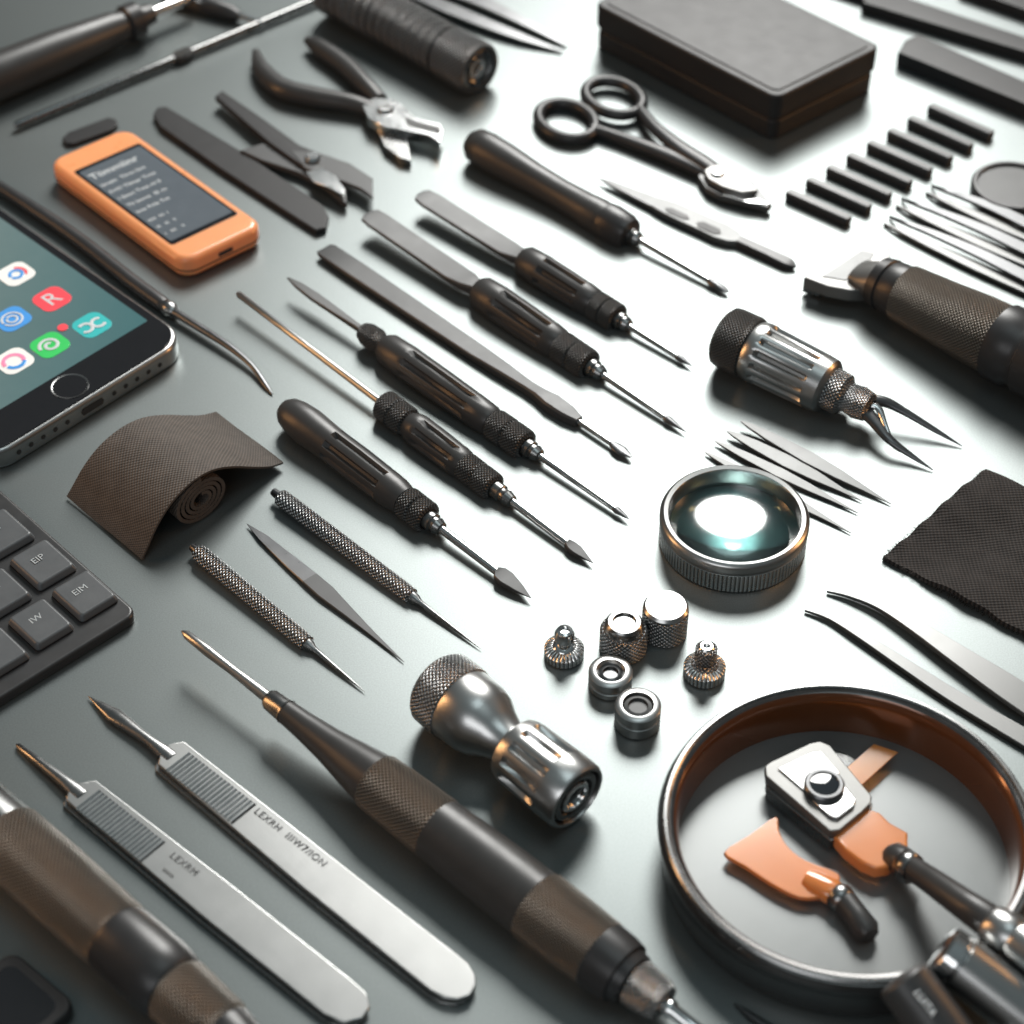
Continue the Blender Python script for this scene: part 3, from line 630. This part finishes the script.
# ------------------------------------------------------------ top left things
tool("screwdriver","large black handled screwdriver lying at an angle","screwdriver",(-60,100),(170,6),24,20,[
 ("grip",'rubber',[(0,20),(.2,24),(.5,22),(.75,17),(.8,14)]),("collar",'black',[(.8,14),(.81,18),(.86,18),(.87,12),(.92,10)]),("shaft",'steel',[(.9,6),(1.1,5)])])
tool("steel_rod","thin dark steel rod with small knurled sleeve","rod",(14,126),(335,-8),6,6,[("rod",'gun',[(0,1.5),(.01,4),(.5,4),(1,3.5)]),("knurled_sleeve",'kblack',[(.5,5),(.51,7),(.54,7),(.55,5)])])
tool("hand_tool","dark rounded tool end on the table","hand tool",(165,-8),(240,16),8,8,[("body",'black',[(0,9),(.5,10),(.9,8),(1,4)]),("tip",'steel',[(.98,3),(1.3,2)])])
pd=prism("rubber_pad",[(62,138),(68,132),(108,117),(116,119),(118,124),(112,129),(74,143),(66,143)],0,5,'case',None,1); props(pd,"small flat dark rubber pad","pad")
tool("flashlight","ribbed black metal flashlight with glass front","flashlight",(332,-12),(480,70),26,26,[
 ("ribbed_body",'ktorch',sum([[(t_*.052,24.4),(t_*.052+.006,26),(t_*.052+.036,26),(t_*.052+.042,24.4)] for t_ in range(15)],[]),dict(n=48)),
 ("head",'ktorch',[(.78,23),(.79,26.5),(.9,27),(.98,27),(1,25),(1.0,22),(.95,21)],dict(n=48)),("lens",'lens',[(.93,18),(.965,18),(.975,.1)],dict(n=32)),("lens_ring",'steel',[(.94,21),(.985,21),(.99,18),(.96,17)],dict(n=32)),
 ("inner_ring",'steel',[(.96,10),(.985,10),(.987,7),(.97,6)],dict(n=32))])
r=thing("tweezers","dark steel tweezers with open arms","tweezers",490,20)
sweep("arm",catmull([(395,-14,5,8,2),(450,10,6,9,2),(510,34,5,7,2),(562,52,2,1,1)],5),'dark',r,shape='box')
sweep("arm",catmull([(425,-16,5,8,2),(480,2,6,9,2),(530,26,5,6,2),(566,46,2,1,1)],5),'dark',r,shape='box')
tip=sweep("needle_tip",[(734,1003,3,.5,.5),(750,1015,4,4,3),(790,1042,4,6,4)],'dark',None); props(tip,"pointed dark blade tip on the table","blade")
# ------------------------------------------------------------ dish
cu,cv=842,860
r=thing("round_dish","open round glossy dark dish with amber inner wall","dish",cu,cv)
vlathe("wall",cu,cv,[(170,0),(177,0),(181,3),(182,38),(186,44),(187,51),(184,57),(177,59),(171,57)],'dish',r,n=128)
vlathe("inner_wall",cu,cv,[(171,57),(168.5,54),(167,48),(166,44),(165,4),(165,0)],'amber',r,n=128)
vlathe("rim_ring",cu,cv,[(178,59),(181,58.5),(182.5,59),(181,60.5),(178,60.8),(176,59.2)],'gun',r,n=128)
vlathe("floor",cu,cv,[(166,1),(166,2.5),(0,2.5)],'floor',r,n=128)
r=thing("clamp_tool","silver wedge clamp with orange block on dark handle","clamp tool",860,850)
prism("wedge_body",[(765,766),(770,762),(810,743),(820,741),(830,745),(872,796),(871,803),(862,812),(840,830),(830,831),(800,805),(766,776)],20,32,'head',r,1.5,seg=3)
prism("wedge_plate",[(778,768),(812,752),(821,751),(840,773),(806,792)],32,34,'satin',r,.8,seg=2)
prism("latch_plate",[(838,778),(856,799),(854,806),(838,818),(830,816),(812,800)],32,36,'steel',r,1,seg=2)
prism("wedge_cheek",[(766,780),(772,774),(836,820),(866,800),(873,803),(871,812),(842,838),(830,840),(768,790)],6,22,'gun',r,1.5)
bs=P(824,787,36*S(826,800))
vlathe("lens_mount",0,0,[(20,32),(20,40),(18,42),(15,42),(14,40)],'dark',r,base=bs,s=S(826,800))
vlathe("lens",0,0,[(14.5,37),(14.5,40.5),(8,41.6),(0,42)],'lens',r,base=bs,s=S(826,800))
prism("orange_block",[(834,836),(868,808),(880,812),(890,822),(908,832),(908,846),(890,866),(876,868),(862,862),(846,850)],8,26,'orangetrans',r,3,seg=3)
sweep("handle",[(890,852,22,10,10),(893,855,23,14,14),(903,862,26,15,15),(906,864,27,12,12),(930,880,46,13,13),(965,905,74,15,15),(990,922,82,17,17),(992,924,82,15,15)],'rubber',r)
sweep("metal_ferrule",[(988,921,82,17,17),(992,924,82,20,20),(1010,936,84,22,22),(1014,939,84,20,20),(1018,942,84,22,22),(1070,978,86,24,24)],'satin',r)
sweep("band",[(904,863,25,14,14),(906,865,27,16,16),(911,869,31,16,16),(913,870,32,14,14)],'gun',r)
fl=prism("orange_film",[(830,782),(874,744),(898,752),(856,790)],14,15.5,'orangefilm',None,.3); props(fl,"translucent orange plastic film strip","film")
gd=vlathe("glass_disc",822,788,[(0,5),(46,5),(46,8),(0,8)],'cglass',None); props(gd,"thin clear glass disc under a clamp","glass disc")
r=thing("spatula_tool","orange fan shaped plastic spatula on dark handle","spatula",800,880)
prism("fan_blade",catmull([(724,852),(750,834),(776,816),(779,830),(788,846),(806,860),(838,873),(836,886),(822,896),(800,897),(772,884),(745,866)],3,True),10,16,'orangetrans',r,1.5,seg=3)
sweep("socket",[(806,878,14,10,8),(813,882,14,13,10),(832,892,14,14,12),(838,896,14,12,11)],'orangetrans',r)
sweep("handle",[(832,890,15,8,8),(836,893,15,12,12),(845,902,15,13,13),(856,916,15,13,13),(866,930,15,14,14),(870,936,15,10,10)],'rubber',r)
sweep("metal_band",[(836,894,15,13,13),(838,896,15,14.5,14.5),(843,900,15,14.5,14.5),(845,902,15,13,13)],'gun',r)
r=tool("metal_cylinder","polished steel cylinder with grooved end","cylinder",(940,948),(1060,1040),86,40,[("end_cap",'steel',[(0,12),(.01,23),(.03,26),(.12,27),(.13,24),(.15,24),(.16,27)],dict(n=48)),("body",'satin',[(.155,25),(.16,28),(.7,29),(1,29)],dict(n=48))])
r=tool("dark_cylinder","dark metal cylinder with small printed lettering","cylinder",(900,975),(975,1075),84,40,[("body",'mgrey',[(0,12),(.02,24),(.05,27),(.5,28),(1,28)],dict(n=48))])
text("printed_lettering","LUITA",925,1003,30,40,11,105,'white',r)
# ------------------------------------------------------------ light
w=bpy.data.worlds.new("World"); sc.world=w; w.use_nodes=True; nt=w.node_tree; bg=nt.nodes["Background"]
tc=nt.nodes.new("ShaderNodeTexCoord"); sp=nt.nodes.new("ShaderNodeSeparateXYZ"); link(nt,tc.outputs["Generated"],sp.inputs[0])
rp=nt.nodes.new("ShaderNodeValToRGB"); link(nt,sp.outputs[2],rp.inputs[0])
rp.color_ramp.elements[0].position=0; rp.color_ramp.elements[0].color=(.16,.145,.13,1)
rp.color_ramp.elements[1].position=1; rp.color_ramp.elements[1].color=(.36,.44,.46,1)
e=rp.color_ramp.elements.new(.35); e.color=(.14,.155,.16,1)
link(nt,rp.outputs[0],bg.inputs[0]); bg.inputs[1].default_value=.45
def area(name,loc,tgt,sx,sy,power,col,shape='RECTANGLE'):
    l=bpy.data.lights.new(name,'AREA'); l.shape=shape; l.size=sx; l.size_y=sy; l.energy=power; l.color=col
    ob=bpy.data.objects.new(name,l); link_obj(ob); ob.location=loc; ob.rotation_euler=(Vector(tgt)-Vector(loc)).to_track_quat('-Z','Y').to_euler(); return ob
area("window_softbox",(.18,1.0,.86),(.04,.08,0),.60,.74,22,(1,.99,.955),'ELLIPSE')
area("warm_lamp_side",(-.9,.10,.26),(0,0,0),.10,.5,2.0,(1,.5,.2))
area("warm_lamp_side",(.9,.15,.26),(0,0,0),.10,.5,2.0,(1,.48,.18))
area("overhead_fill",(.1,-.1,1.3),(0,0,0),.6,.4,1.3,(.82,.97,1))
area("front_fill",(-.45,-1.15,.75),(0,0,0),.8,.5,3.2,(.97,.98,1))
sc.view_settings.view_transform='Standard'; sc.view_settings.look='None'; sc.view_settings.exposure=0
